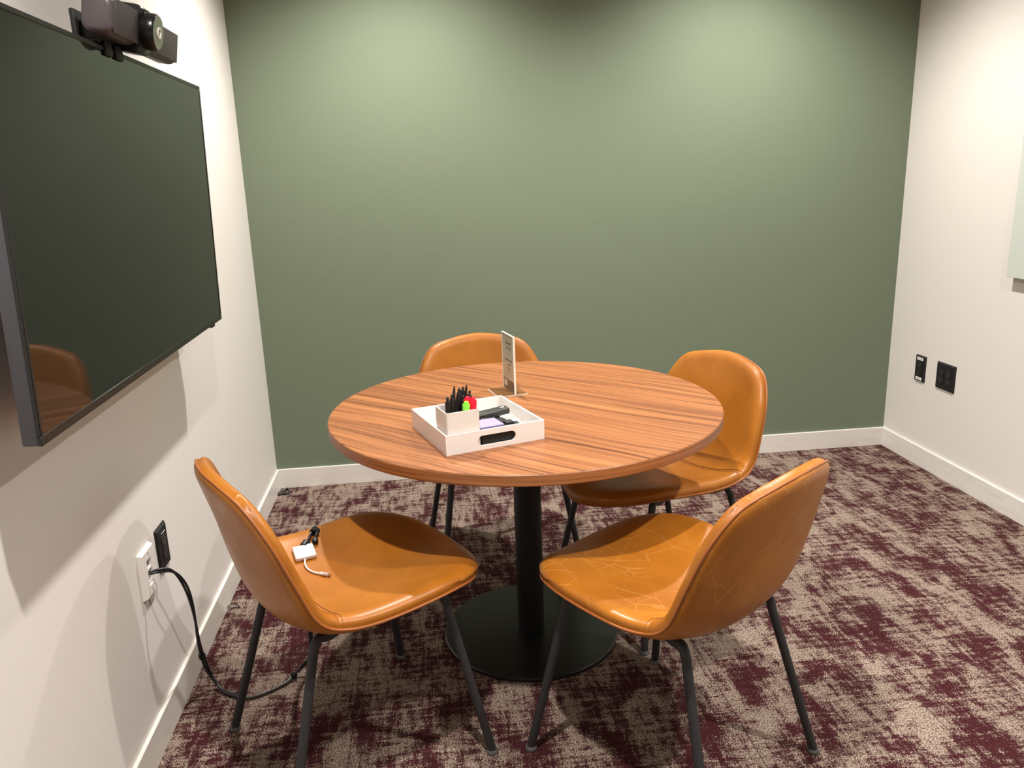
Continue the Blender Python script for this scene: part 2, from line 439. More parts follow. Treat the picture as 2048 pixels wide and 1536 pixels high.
# ------------------------------------------------------------------ wall plates
def wall_plate(name, label, cat, side, y, z, w, h, mt, d=.007, group=None):
    t = thing(name, label, cat, (0 if side == 'L' else W, y, z), 0 if side == 'L' else math.pi, group)
    bm = bmesh.new()
    lo = (0, -w / 2, -h / 2); hi = (d, w / 2, h / 2)
    vs = box(bm, lo, hi)
    for v in bm.verts:
        if v.co.x > d / 2: v.co.y *= 1 - .006 * 2 / w; v.co.z *= 1 - .006 * 2 / h
    for v in bm.verts: pass
    box(bm, (0, -w / 2, -h / 2), (d * .35, w / 2, h / 2), .0008, 1)
    obj('cover_plate', bm, mt, t, sharp=20)
    return t
def receptacle(t, yc, d, usb=False):
    obj('socket_insert', B((d - .001, yc - .0165, -.0335), (d + .0022, yc + .0165, .0335), .0012), M_BLK, t)
    for zc in (.017, -.017):
        bm = bmesh.new()
        box(bm, (d + .0018, yc - .0075, zc - .001), (d + .0026, yc - .0058, zc + .0075)); box(bm, (d + .0018, yc + .0055, zc - .001), (d + .0026, yc + .0072, zc + .0065))
        box(bm, (d + .0018, yc - .002, zc - .009), (d + .0026, yc + .002, zc - .0055))
        obj('slot', bm, M_SLOT, t)
t = wall_plate('power_outlet', 'black power outlet plate on the left wall under the television', 'outlet', 'L', -1.575, .4625, .080, .120, M_BLKM)
receptacle(t, 0, .007)
bm = bmesh.new(); box(bm, (.0088, -.012, .040), (.0094, .016, .0415)); obj('label_line', bm, M_LABEL, t)
t = wall_plate('power_outlet', 'narrow black outlet plate with white label strips on the right wall', 'outlet', 'R', -.255, .457, .076, .122, M_BLKM)
receptacle(t, 0, .007)
for zc, sfx in ((.046, 0), (-.047, 1)):
    a = obj('label_strip', B((.0068, -.022, zc - .0065), (.0078, .022, zc + .0065)), M_LABEL, t)
    bm = bmesh.new()
    for k, (y0, y1) in enumerate(((-.015, -.011), (-.009, -.003), (-.001, .002), (.004, .009), (.011, .015))):
        box(bm, (.0077, y0, zc - .0022), (.0081, y1, zc + .0022))
    obj('printed_text', bm, M_LABELTXT, a)
t = wall_plate('power_outlet', 'wide double black outlet plate on the right wall', 'outlet', 'R', -.438, .460, .128, .120, M_BLKM)
receptacle(t, -.024, .007); receptacle(t, .024, .007)
# white cable pass-through plate (a frame with an opening)
t = thing('cable_plate', 'white wall plate with a slot that the black cables come out of', 'wall plate', (0, -1.705, .458))
bm = bmesh.new()
w_, h_ = .088, .122; iy, iz = .0165, .034
for lo, hi in (((0, -w_ / 2, iz), (.012, w_ / 2, h_ / 2)), ((0, -w_ / 2, -h_ / 2), (.012, w_ / 2, -iz)), ((0, -w_ / 2, -iz), (.012, -iy, iz)), ((0, iy, -iz), (.012, w_ / 2, iz))):
    box(bm, lo, hi)
bmesh.ops.remove_doubles(bm, verts=bm.verts, dist=1e-5)
for v in bm.verts:
    if v.co.x > .006 and abs(v.co.y) > .04: v.co.y *= .90
    if v.co.x > .006 and abs(v.co.z) > .05: v.co.z *= .93
obj('cover_plate', bm, M_PLASTIC_W, t, sharp=20)
obj('slot_backing', B((.0, -iy, -iz), (.003, iy, iz)), M_SLOTW, t)
obj('slot_flap', B((.003, -iy, .004), (.010, iy, .010)), M_PLASTIC_W, t); obj('slot_flap', B((.003, -iy, -.034), (.009, iy, -.026)), M_PLASTIC_W, t)
for zc in (.048, -.048):
    bm = bmesh.new(); lathe(bm, [(0, .0125), (.003, .0125), (.003, .011), (0, .011)], 14, Matrix.Translation((0, 0, zc)) @ Matrix.Rotation(R(90), 4, 'Y')); obj('screw', bm, M_CHROME, t)

# ------------------------------------------------------------------ table
TX, TY, TZ, TR = 1.0071, -1.4006, .7397, .5623
t = thing('round_table', 'round walnut topped table on a black pedestal', 'table', (TX, TY, 0))
bm = bmesh.new(); lathe(bm, [(0, TZ - .002), (TR - .0015, TZ - .002), (TR - .0015, TZ - .0008), (TR - .0022, TZ), (0, TZ)], 180); obj('tabletop', bm, M_WOOD, t)
bm = bmesh.new(); lathe(bm, [(0, TZ - .030), (TR - .003, TZ - .030), (TR, TZ - .027), (TR, TZ - .0025), (TR - .001, TZ - .0015), (0, TZ - .002)], 180); obj('edge_band', bm, M_EDGE, t)
bm = bmesh.new(); lathe(bm, [(0, .014), (.041, .014), (.041, TZ - .036), (0, TZ - .036)], 56); obj('column', bm, M_COL, t)
bm = bmesh.new(); box(bm, (-.16, -.16, TZ - .036), (.16, .16, TZ - .030), .002); obj('mounting_plate', bm, M_BLKM, t)
bm = bmesh.new(); lathe(bm, [(0, 0), (.268, 0), (.270, .002), (.270, .010), (.267, .013), (0, .014)], 128); obj('base_plate', bm, M_BASEBLK, t)

# ------------------------------------------------------------------ chairs
RIM = [(0, .325, .418), (.165, .275, .450), (.246, .165, .476), (.258, -.0, .469), (.255, -.100, .478), (.252, -.155, .513),
       (.243, -.190, .598), (.224, -.225, .693), (.176, -.258, .765), (.092, -.280, .790), (0, -.292, .800)]
PROF = [(.325, .418), (.27, .440), (.19, .446), (.10, .440), (.0, .430), (-.09, .426), (-.160, .440), (-.208, .490), (-.232, .565), (-.252, .655), (-.275, .740), (-.292, .800)]
def smooth_half():
    full = [Vector(p) for p in RIM] + [Vector((-p[0], p[1], p[2])) for p in RIM[1:-1]][::-1]
    c = catmull(full, 14, True)
    return [p for p in c[:14 * (len(RIM) - 1) + 1]]
def resample(P, fr):
    L = [0]
    for a, b2 in zip(P, P[1:]): L.append(L[-1] + (b2 - a).length)
    out = []
    for f_ in fr:
        s = f_ * L[-1]; i = 0
        while i < len(P) - 2 and L[i + 1] < s: i += 1
        k = (s - L[i]) / max(L[i + 1] - L[i], 1e-9); out.append(P[i].lerp(P[i + 1], min(max(k, 0), 1)))
    return out
def ease(n, pw=1.0):   # spacing dense at both ends
    return [.5 - .5 * math.cos(math.pi * k / n) for k in range(n + 1)]
half = smooth_half(); K14 = 14
iF, iT = int(1.55 * K14), int(8.15 * K14)          # corner params: front corner, top corner
right_front = half[:iF + 1]; right_side = half[iF:iT + 1]; right_top = half[iT:]
NU, NV = 44, 96
us = [2 * e - 1 for e in ease(NU)]
def mixe(n): return [.55 * a + .45 * k / n for k, a in enumerate(ease(n))]
vs_ = mixe(NV)
side = resample(right_side, vs_)
prof = resample([Vector(p) for p in catmull([(0, y, z) for y, z in PROF], 10)], vs_)
fe = resample(right_front, [abs(u) for u in us]); te = resample(right_top[::-1], [abs(u) for u in us])
GR = []
for j, v in enumerate(vs_):
    row = []
    for i, u in enumerate(us):
        s_ = 1 if u >= 0 else -1
        Sd = side[j].copy(); 
        Fr = fe[i].copy(); Fr.x *= s_; Tp = te[i].copy(); Tp.x *= s_
        lin_s = Vector((Sd.x * u, Sd.y, Sd.z))
        ft = Fr.lerp(Tp, v)
        c0 = Vector((side[0].x * u, side[0].y, side[0].z)); c1 = Vector((side[-1].x * u, side[-1].y, side[-1].z))
        p = lin_s + ft - c0.lerp(c1, v)
        cen = Sd * 1.0; cen.x = 0
        cen = cen + fe[NU // 2].lerp(te[NU // 2], v) - Vector((0, side[0].y, side[0].z)).lerp(Vector((0, side[-1].y, side[-1].z)), v)
        cen.x = 0
        wgt = (1 - abs(u) ** 2.3) ** 1.0
        p = p + (prof[j] - cen) * wgt
        row.append(p)
    GR.append(row)
def nrm(j, i):
    a = GR[min(j + 1, NV)][i] - GR[max(j - 1, 0)][i]; b2 = GR[j][min(i + 1, NU)] - GR[j][max(i - 1, 0)]
    n = b2.cross(a)
    return n.normalized() if n.length > 1e-12 else Vector((0, 0, 1))
rimpts = [GR[0][i] for i in range(NU + 1)] + [GR[j][NU] for j in range(1, NV + 1)] + [GR[NV][i] for i in range(NU - 1, -1, -1)] + [GR[j][0] for j in range(NV - 1, 0, -1)]
NRM = [[nrm(j, i) for i in range(NU + 1)] for j in range(NV + 1)]
for j, i in ((0, 0), (0, NU), (NV, 0), (NV, NU)):
    jj = 1 if j == 0 else NV - 1; ii = 1 if i == 0 else NU - 1
    NRM[j][i] = NRM[jj][ii]
if NRM[30][NU // 2].z < 0: NRM = [[-n for n in r_] for r_ in NRM]
cent = Vector((0, 0, .5))
DST = [[min((GR[j][i] - q).length for q in rimpts) for i in range(NU + 1)] for j in range(NV + 1)]
# outward direction in the surface at the rim
def rolled(sign, Tk, Rr, bulge):
    out = []
    for j in range(NV + 1):
        row = []
        for i in range(NU + 1):
            d = DST[j][i]; x = min(d / Rr, 1.0)
            h = Tk * math.sqrt(max(0, 1 - (1 - x) ** 2))
            p = GR[j][i] + NRM[j][i] * (h * sign)
            # bulge outwards near rim
            if x < 1 and bulge:
                q = min(rimpts, key=lambda q_: (GR[j][i] - q_).length)
                # direction away from interior: approximated from the local inner point
                ii = min(max(i, 3), NU - 3); jj = min(max(j, 4), NV - 4)
                inner = GR[jj][ii]; dv = (q - inner)
                n = NRM[j][i]; dv = dv - n * dv.dot(n)
                if dv.length > 1e-5:
                    p = p + dv.normalized() * bulge * math.sin(min(math.pi, math.pi * math.sqrt(x)))
            row.append(p)
        out.append(row)
    return out
FRONT = rolled(+1, .027, .030, .007)
BACK = rolled(-1, .014, .030, .002)
jseam = min(range(NV + 1), key=lambda j: (side[j] - Vector((.2545, -.112, .480))).length)
def patch(bm, S, j0, j1):
    V = [[bm.verts.new(S[j][i]) for i in range(NU + 1)] for j in range(j0, j1 + 1)]
    for a, b2 in zip(V, V[1:]):
        for i in range(NU): bm.faces.new((a[i], a[i + 1], b2[i + 1], b2[i]))
    return V
def chair_meshes():
    ms = {}
    def mk(name, bm, mm, smooth=True, sharp=60):
        o = obj(name, bm, mm, None, smooth, sharp); me = o.data; bpy.data.objects.remove(o); ms[name] = me
    def skin(S, j0, j1):
        # dip along the seam so that the two panels meet in a groove
        S2 = [[p.copy() for p in r_] for r_ in S]
        for j in range(j0, j1 + 1):
            for i in range(NU + 1):
                if j == jseam and DST[j][i] > .001: S2[j][i] -= NRM[j][i] * .0022
        return S2
    bm = bmesh.new(); patch(bm, skin(FRONT, 0, jseam), 0, jseam); mk('seat', bm, M_LEATHER)
    bm = bmesh.new(); patch(bm, skin(FRONT, jseam, NV), jseam, NV); mk('backrest', bm, M_LEATHER)
    bm = bmesh.new(); patch(bm, BACK, 0, NV); mk('outer_shell', bm, M_LEATHER)
    bm = bmesh.new()
    P = [half[k] for k in range(0, len(half), 3)]
    P += [Vector((-p.x, p.y, p.z)) for p in P[1:-1]][::-1]
    ctr = Vector((0, -.03, .55))
    P2 = []
    for k, p in enumerate(P):
        q_ = min(range((NU + 1) * (NV + 1)), key=lambda t_: (GR[t_ // (NU + 1)][t_ % (NU + 1)] - p).length)
        nn = NRM[q_ // (NU + 1)][q_ % (NU + 1)]
        P2.append(p - nn * .0028 + ((p - Vector((0, p.y, p.z))).normalized() * .0025 if abs(p.x) > .05 else Vector((0, 0, 0))))
    tube(bm, P2, .0032, 8, closed=True); mk('piping', bm, M_PIPE)
    bm = bmesh.new()
    for dj in (-.006, .006):
        line = []
        for i in range(2, NU - 1):
            jn = jseam + (1 if dj > 0 else -1)
            a = FRONT[jseam][i]; b2 = FRONT[jn][i]; d_ = (b2 - a).normalized()
            line.append(a + d_ * abs(dj) + NRM[jseam][i] * .0002)
        tube(bm, line, .0007, 4)
    mk('seam_stitching', bm, M_THREAD)
    # legs
    ft, ff = Vector((.190, .175, .405)), Vector((.253, .245, .008))
    rt, rf = Vector((.170, -.150, .385)), Vector((.223, -.254, .008))
    RL = .0108
    fd = (ft - ff).normalized(); rd = (rt - rf).normalized()
    fm, rm = Vector((.118, .060, .4175)), Vector((.118, -.040, .409))
    def leg(s, top, foot, d, mid):
        pts = [mid, mid.lerp(top, .55) + Vector((0, 0, .004)), top + d * .020 + (mid - top).normalized() * .012, top, top - d * .03]
        c_ = catmull(pts, 6) + [top.lerp(foot, .5), foot]
        bm = bmesh.new(); tube(bm, [Vector((s * p.x, p.y, p.z)) for p in c_], RL, 16); return bm
    for s, sd in ((1, 'R'), (-1, 'L')):
        mk('leg_front' + sd, leg(s, ft + fd * .012, ff, fd, fm), M_LEG); mk('leg_rear' + sd, leg(s, rt + rd * .012, rf, rd, rm), M_LEG)
    bm = bmesh.new()
    for s in (1, -1): tube(bm, [Vector((s * p.x, p.y, p.z)) for p in (fm, rm)], RL, 14)
    for yy, zz in ((.05, .417), (-.03, .410)): tube(bm, [(-.118, yy, zz), (.118, yy, zz)], .009, 12)
    mk('under_frame', bm, M_LEG)
    for s, sd in ((1, 'R'), (-1, 'L')):
        for a, nm in ((ff, 'front'), (rf, 'rear')):
            bm = bmesh.new(); lathe(bm, [(0, 0), (.0135, 0), (.0145, .002), (.0145, .006), (.0118, .011), (0, .011)], 20, Matrix.Translation((s * a.x, a.y, 0))); mk('glide_' + nm + sd, bm, M_GLIDE)
    return ms
CM = chair_meshes()
def inst(name, me, par):
    o = bpy.data.objects.new(name, me); C.objects.link(o); o.parent = par; return o
def make_chair():
    t = thing('leather_chair', '', 'chair')
    for nm in ('seat', 'backrest', 'outer_shell', 'piping', 'seam_stitching', 'under_frame'):
        if nm == 'seam_stitching': inst(nm, CM[nm], bk)
        else:
            o = inst(nm, CM[nm], t)
            if nm == 'backrest': bk = o
    for sd in 'RL':
        for nm in ('front', 'rear'):
            l = inst('leg', CM['leg_' + nm + sd], t); inst('glide', CM['glide_' + nm + sd], l)
    return t
chair0 = make_chair()
def copy_tree(o, parent=None):
    c = o.copy(); C.objects.link(c); c.parent = parent
    for ch in list(o.children): copy_tree(ch, c)
    return c
CH = [((.501, -1.818), -62.444, 'tan leather shell chair at front left holding the white adapter and cables'),
      ((1.282, -1.977), 36.578, 'tan leather chair at front right with pale crease lines in the leather'),
      ((1.457, -1.256), 111.406, 'tan leather chair at back right of the table, facing left'),
      ((.959, -.874), -172.93, 'tan leather chair behind the table by the green wall, mostly hidden')]
for k, ((x, y), a, lab) in enumerate(CH):
    o = chair0 if k == 0 else copy_tree(chair0)
    o.location = (x, y, 0); o.rotation_euler = (0, 0, R(a)); o['label'] = lab; o['category'] = 'chair'; o['group'] = 'tan leather chairs around the table'
    if k == 1:
        for ch in o.children:
            if ch.name.split('.')[0] in ('seat', 'backrest', 'outer_shell'):
                ch.data = ch.data.copy(); ch.data.materials[0] = M_LEATHER2

# ------------------------------------------------------------------ tray with its contents
TT = TZ
TA, TBc, TC, TD = Vector((.680, -1.542)), Vector((.766, -1.799)), Vector((1.017, -1.718)), Vector((.931, -1.455))
ex = (TC - TBc).normalized()
TRW, TRD, TRH, TK = (TC - TBc).length, .270, .050, .006
FT = frame(Vector((TBc.x, TBc.y, TT)), (ex.x, ex.y, 0), (-ex.y, ex.x, 0))     # x along front edge, y to the back
t = thing('desk_tray', 'white square tray with hand hole on the walnut table', 'tray', (TBc.x, TBc.y, TT))
TI = Matrix.Translation((-TBc.x, -TBc.y, -TT))
def rel(M, loc): return Matrix.Translation((-loc[0], -loc[1], -loc[2])) @ M
MT = rel(FT, (TBc.x, TBc.y, TT))
def long_wall(y0, y1):
    """front/back wall with a stadium shaped hand hole"""
    bm = bmesh.new()
    cxh, czh, hw, hr = .134, .0235, .051, .0128
    hole = []
    for k in range(13): a = R(-90 + 180 * k / 12); hole.append((cxh + hw - hr + hr * math.cos(a), czh + hr * math.sin(a)))
    for k in range(13): a = R(90 + 180 * k / 12); hole.append((cxh - hw + hr + hr * math.cos(a), czh + hr * math.sin(a)))
    outer = [(0, 0), (TRW, 0), (TRW, TRH), (0, TRH)]
    layers = []
    for y in (y0, y1):
        ov = [bm.verts.new((x, y, z)) for x, z in outer]; hv = [bm.verts.new((x, y, z)) for x, z in hole]
        es = [bm.edges.new((ov[k], ov[(k + 1) % 4])) for k in range(4)] + [bm.edges.new((hv[k], hv[(k + 1) % len(hv)])) for k in range(len(hv))]
        bmesh.ops.triangle_fill(bm, edges=es, use_beauty=True)
        layers.append((ov, hv))
    (o0, h0), (o1, h1) = layers
    for a, b2 in ((o0, o1), (h0, h1)):
        for k in range(len(a)): bm.faces.new((a[k], a[(k + 1) % len(a)], b2[(k + 1) % len(a)], b2[k]))
    for v in bm.verts: v.co = MT @ v.co
    return bm
obj('front_wall', long_wall(0, TK), M_ACRY_W, t, smooth=False)
obj('back_wall', long_wall(TRD - TK, TRD), M_ACRY_W, t, smooth=False)
obj('side_wall', B((0, TK, 0), (TK, TRD - TK, TRH), 0, 2, MT), M_ACRY_W, t, smooth=False)
obj('side_wall', B((TRW - TK, TK, 0), (TRW, TRD - TK, TRH), 0, 2, MT), M_ACRY_W, t, smooth=False)
obj('tray_floor', B((TK, TK, .0), (TRW - TK, TRD - TK, .005), 0, 2, MT), M_ACRY_W, t, smooth=False)
def placed(name, label, cat, lx, ly, lz, rz=0, group=None):
    p = FT @ Vector((lx, ly, lz)); return thing(name, label, cat, p, math.atan2(ex.y, ex.x) + rz, group)
# paper pads on the tray floor
t = placed('paper_pad', 'blank white paper pad lying in the white tray behind the pen cup', 'notepad', .008, .098, .005)
obj('cover_sheet', B((0, 0, .006), (.205, .140, .0065)), M_PAPER, t, smooth=False)
obj('sheets', B((0, 0, 0), (.205, .140, .006)), M_PAPER, t, smooth=False)
# pen cup
CW, CD, CHt = .086, .082, .098
t = placed('pen_cup', 'white square pen cup standing in the front corner of the tray', 'pen holder', .0075, .0075, .005)
bm = bmesh.new()
o_ = rrect(0, 0, CW, CD, .005, 4); i_ = rrect(.003, .003, CW - .003, CD - .003, .003, 4)
ov0 = [bm.verts.new((x, y, 0)) for x, y in o_]; ov1 = [bm.verts.new((x, y, CHt)) for x, y in o_]
iv0 = [bm.verts.new((x, y, .003)) for x, y in i_]; iv1 = [bm.verts.new((x, y, CHt)) for x, y in i_]
n = len(o_)
for k in range(n):
    k2 = (k + 1) % n
    bm.faces.new((ov0[k], ov0[k2], ov1[k2], ov1[k])); bm.faces.new((ov1[k], ov1[k2], iv1[k2], iv1[k])); bm.faces.new((iv1[k], iv1[k2], iv0[k2], iv0[k]))
bm.faces.new(ov0[::-1]); bm.faces.new(iv0)
obj('cup_body', bm, M_CUP, t)
# pens: local cup coords of foot and of the top
def stick(name, label, cat, foot, top, group):
    f0 = FT @ Vector((.0075 + foot[0], .0075 + foot[1], .0085)); t0 = FT @ Vector((.0075 + top[0], .0075 + top[1], .005 + top[2]))
    d = (t0 - f0); L = d.length; th = thing(name, label, cat, f0, 0, group)
    z = d.normalized(); x = Vector((1, 0, 0)); x = (x - z * x.dot(z)).normalized(); y = z.cross(x)
    return th, Matrix((x, y, z)).transposed().to_4x4(), L
def pen(label, foot, top, ang=0):
    t, M, L = stick('ballpoint_pen', label, 'pen', foot, top, 'black pens in the pen cup'); M = M @ Matrix.Rotation(R(ang), 4, 'Z')
    bm = bmesh.new(); lathe(bm, [(0, .0), (.001, .0), (.0045, .012), (.0058, .03), (.0058, L - .020), (.0054, L - .013), (.0042, L - .010), (0, L - .010)], 16, M); obj('barrel', bm, M_BLK, t)
    bm = bmesh.new(); lathe(bm, [(0, L - .011), (.0032, L - .011), (.0032, L - .001), (.0026, L), (0, L)], 12, M); obj('push_button', bm, M_BLKM, t)
    bm = bmesh.new(); box(bm, (.0045, -.0018, L - .052), (.0072, .0018, L - .012), .0006, 1, M); box(bm, (.002, -.0018, L - .018), (.0070, .0018, L - .012), .0006, 1, M); obj('clip', bm, M_BLK, t)
def capped(label, foot, top):
    t, M, L = stick('ballpoint_pen', label, 'pen', foot, top, 'black pens in the pen cup')
    bm = bmesh.new(); lathe(bm, [(0, 0), (.004, 0), (.0046, .01), (.0046, L - .03), (.0026, L - .004), (.0014, L), (0, L)], 16, M); obj('barrel', bm, M_BLK, t)
pen('black click pen nearest the left corner of the pen cup', (.018, .030), (.012, .018, .134), 200)
pen('black click pen just right of the leftmost pen', (.026, .034), (.026, .026, .136), 20)
capped('tall black pen with a tapered end leaning behind the two left pens', (.024, .044), (.043, .052, .148))
pen('black click pen in the middle leaning right with rounded shoulder', (.030, .058), (.054, .040, .142), 180)
pen('black click pen at the centre of the cup, upright button', (.044, .060), (.058, .060, .140), 40)
pen('black click pen behind the green highlighter', (.052, .042), (.060, .038, .126), 0)
pen('black click pen at the back of the cup', (.060, .070), (.074, .074, .138), 90)
capped('black pen with pointed end at the back right of the cup', (.058, .062), (.078, .060, .145))
pen('rightmost black click pen leaning over the red markers', (.062, .050), (.086, .060, .130), 0)
def highlighter(label, m_, foot, top, m2=None):
    t, M, L = stick('highlighter', label, 'marker', foot, top, 'highlighters in the pen cup')
    bm = bmesh.new(); lathe(bm, [(0, 0), (.0065, 0), (.0075, .006), (.0082, L - .030), (0, L - .030)], 24, M); obj('barrel', bm, m_, t)
    bm = bmesh.new(); lathe(bm, [(.0, L - .034), (.0086, L - .034), (.0092, L - .008), (.0088, L - .007), (.0066, L - .007), (0, L - .009)], 24, M); cp_ = obj('cap', bm, m_, t)
    bm = bmesh.new(); lathe(bm, [(0, L - .010), (.0062, L - .010), (.0058, L - .001), (.005, L), (0, L)], 20, M); obj('end_plug', bm, m2 or m_, cp_)
highlighter('lime green highlighter at the front of the pen cup', M_GREENM, (.050, .014), (.057, .011, .118), M_GREENM)
highlighter('smaller red highlighter between the green one and the bigger red one', M_REDM, (.058, .034), (.068, .030, .124))
highlighter('thick red highlighter at the right side of the pen cup', M_REDM, (.072, .016), (.079, .022, .123))
# sticky note dispenser
t = placed('note_dispenser', 'black sticky note holder beside the pen cup in the tray', 'note holder', .098, .008, .005)
bm = bmesh.new(); box(bm, (0, 0, 0), (.092, .082, .040), .003); obj('holder_body', bm, M_BLKM, t)
bm = bmesh.new(); box(bm, (.070, .004, .034), (.110, .036, .041), .004); box(bm, (.072, .014, .038), (.094, .038, .047), .003); obj('holder_arm', bm, M_BLKM, t)
t = placed('sticky_notes', 'lavender purple sticky note pad on the black holder', 'sticky notes', .098, .025, .0452)
obj('note_stack', B((0, 0, 0), (.066, .062, .003)), M_PURPLE, t, smooth=False)
# stapler
t = placed('stapler', 'dark grey stapler lying in the tray behind the lavender notes', 'stapler', .098, .122, .022, R(3))
bm = bmesh.new(); box(bm, (0, 0, .014), (.132, .032, .034), .008, 4)
for v in bm.verts:
    if v.co.x < .05: v.co.z -= (.05 - v.co.x) * .16
obj('handle', bm, M_STAPLER, t)
bm = bmesh.new(); box(bm, (.004, .004, -.012), (.104, .026, .012), .003); box(bm, (.040, -.010, .004), (.082, .006, .018), .003); obj('magazine', bm, M_BLK, t)
bm = bmesh.new(); box(bm, (.0, .003, -.0165), (.12, .028, -.011), .002); obj('base', bm, M_BLK, t)
bm = bmesh.new(); box(bm, (.106, .010, .0335), (.118, .013, .0346)); box(bm, (.114, .013, .0335), (.117, .018, .0346)); obj('logo_mark', bm, M_LABEL, t)
# white clip dispenser
t = placed('eraser', 'small white block beside the stapler in the tray', 'eraser', .190, .092, .034, R(6))
obj('block', B((0, 0, 0), (.034, .016, .010), .0015), M_ACRY_W, t)
obj('sleeve', B((.006, -.0006, -.0006), (.022, .0166, .0106), .001), M_PAPER, t)
t = placed('tape_roll_case', 'small white case under the eraser at the right side of the tray', 'case', .200, .076, .005, R(6))
obj('case_body', B((0, 0, 0), (.038, .045, .025), .003), M_ACRY_W, t); obj('case_lid', B((.003, .003, .025), (.035, .042, .0288), .001), M_PLASTIC_W, t)

# ------------------------------------------------------------------ sign holder
S0 = Vector((.993, -1.297)); S1 = Vector((.970, -1.190))
sd = (S1 - S0).normalized()
t = thing('sign_holder', 'clear acrylic sign holder with a printed card on the table', 'sign', (S0.x, S0.y, TT))
SM = Matrix((Vector((sd.x, sd.y, 0)), Vector((-sd.y, sd.x, 0)), Vector((0, 0, 1)))).transposed().to_4x4()   # x along card, y to the left (-x world)
SW, SH = (S1 - S0).length, .181
obj('base_foot', B((0, -.040, 0), (SW, .055, .0025), .0005, 1, SM), M_ACRY, t)
bm = bmesh.new()
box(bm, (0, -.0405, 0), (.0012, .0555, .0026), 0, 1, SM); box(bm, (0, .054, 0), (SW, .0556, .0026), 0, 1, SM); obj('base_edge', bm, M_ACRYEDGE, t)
obj('front_panel', B((0, .0008, .0026), (SW, .0028, SH), 0, 1, SM), M_ACRY, t); obj('rear_panel', B((0, -.0028, .0026), (SW, -.0008, SH), 0, 1, SM), M_ACRY, t)
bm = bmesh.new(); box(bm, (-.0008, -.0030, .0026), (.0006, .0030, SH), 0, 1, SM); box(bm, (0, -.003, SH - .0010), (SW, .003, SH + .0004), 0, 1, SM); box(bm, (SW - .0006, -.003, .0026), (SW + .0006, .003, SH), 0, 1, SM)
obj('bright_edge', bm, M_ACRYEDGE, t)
card = obj('printed_card', B((.002, -.0006, .004), (SW - .001, .0006, SH - .004), 0, 1, SM), M_CARD1, t, smooth=False)
cw = SW - .003
bm = bmesh.new()   # pink tinted lower area with a slanting edge
a = [SM @ Vector(p) for p in ((.0025, .00075, .038), (cw, .00075, .038), (cw, .00075, .128), (.0025, .00075, .092))]
bm.faces.new([bm.verts.new(p) for p in a]); obj('tinted_area', bm, M_CARD2, card, smooth=False)
obj('photo_band', B((.0025, .0006, .006), (cw, .0009, .038), 0, 1, SM), M_CARDPIC, card, smooth=False)
obj('emblem_box', B((cw - .034, .0008, .014), (cw - .006, .0011, .033), 0, 1, SM), M_CARD2, card, smooth=False)
random.seed(4)
for nm, rows in (('heading_text', ((.150, .030, .076, .0045), (.141, .026, .078, .0022), (.134, .030, .072, .0020))),
                 ('body_text', ((.098, .020, .088, .0042), (.090, .024, .050, .0034), (.083, .036, .068, .0030), (.073, .042, .066, .0024), (.066, .042, .062, .0020)))):
    bm = bmesh.new()
    for z, x0, x1, h in rows:
        x = x0
        while x < x1:
            w2 = random.uniform(.0025, .0065); box(bm, (x, .00076, z), (min(x + w2, x1), .00098, z + h), 0, 1, SM); x += w2 + .0016
    obj(nm, bm, M_CARDINK, card, smooth=False)

# ------------------------------------------------------------------ adapter on the front left chair
def on_px(px, py, z):
    d = fwd + r2 * ((px - 1024) / FPX) - u2 * ((py - 768) / FPX); k = (z - CAM[2]) / d.z
    return Vector(CAM) + d * k
from mathutils.bvhtree import BVHTree
MC = Matrix.Translation((.501, -1.818, 0)) @ Matrix.Rotation(R(-62.444), 4, 'Z')
SV = [MC @ p for row in FRONT for p in row]
SF = [(j * (NU + 1) + i, j * (NU + 1) + i + 1, (j + 1) * (NU + 1) + i + 1, (j + 1) * (NU + 1) + i) for j in range(NV) for i in range(NU)]
SEAT = BVHTree.FromPolygons(SV, SF)
def pxdir(px, py): return (fwd + r2 * ((px - 1024) / FPX) - u2 * ((py - 768) / FPX)).normalized()
def on_seat(px, py, h=0.0):
    """point h above the chair seat under the given ray"""
    hit = SEAT.ray_cast(Vector(CAM), pxdir(px, py))
    p = hit[0]; n = hit[1] if hit[1].z > 0 else -hit[1]
    for _ in range(4):
        q = p + n * h; d = pxdir(px, py); k = (q - Vector(CAM)).dot(n) / d.dot(n)
        q = Vector(CAM) + d * k; hh = SEAT.find_nearest(q); p, n = hh[0], (hh[1] if hh[1].z > 0 else -hh[1])
    return q
A = on_seat(591, 1118, .013); Bp = on_seat(634, 1108, .013); D_ = on_seat(597, 1091, .013)
xd = (Bp - A); yd = (D_ - A); yd = yd - xd * (yd.dot(xd) / xd.length_squared); zn = xd.cross(yd).normalized()
AO = A - zn * .0125
MA = frame(Vector((0, 0, 0)), xd, yd)
aw, ad = xd.length, yd.length
t = thing('video_adapter', 'small white square video adapter on the front left chair seat', 'adapter', AO)
obj('case', B((0, 0, .0005), (aw, ad, .0118), .003, 3, MA), M_ALUSIDE, t); obj('top_face', B((.0015, .0015, .0115), (aw - .0015, ad - .0015, .0124), .0004, 1, MA), M_ALU, t)
inv = lambda p: p - AO
c0 = inv(on_seat(611, 1114, .006)); c1 = inv(on_seat(610, 1128, .005)); c2 = inv(on_seat(617, 1139, .004)); c3 = inv(on_seat(630, 1145, .004)); c4 = inv(on_seat(641, 1147, .0045)); c5 = inv(on_seat(662, 1150.5, .005))
bm = bmesh.new(); tube(bm, catmull([c0, c1, c2, c3, c4], 6), .0023, 10); obj('cord', bm, M_CABW, t)
dd = (c5 - c4)
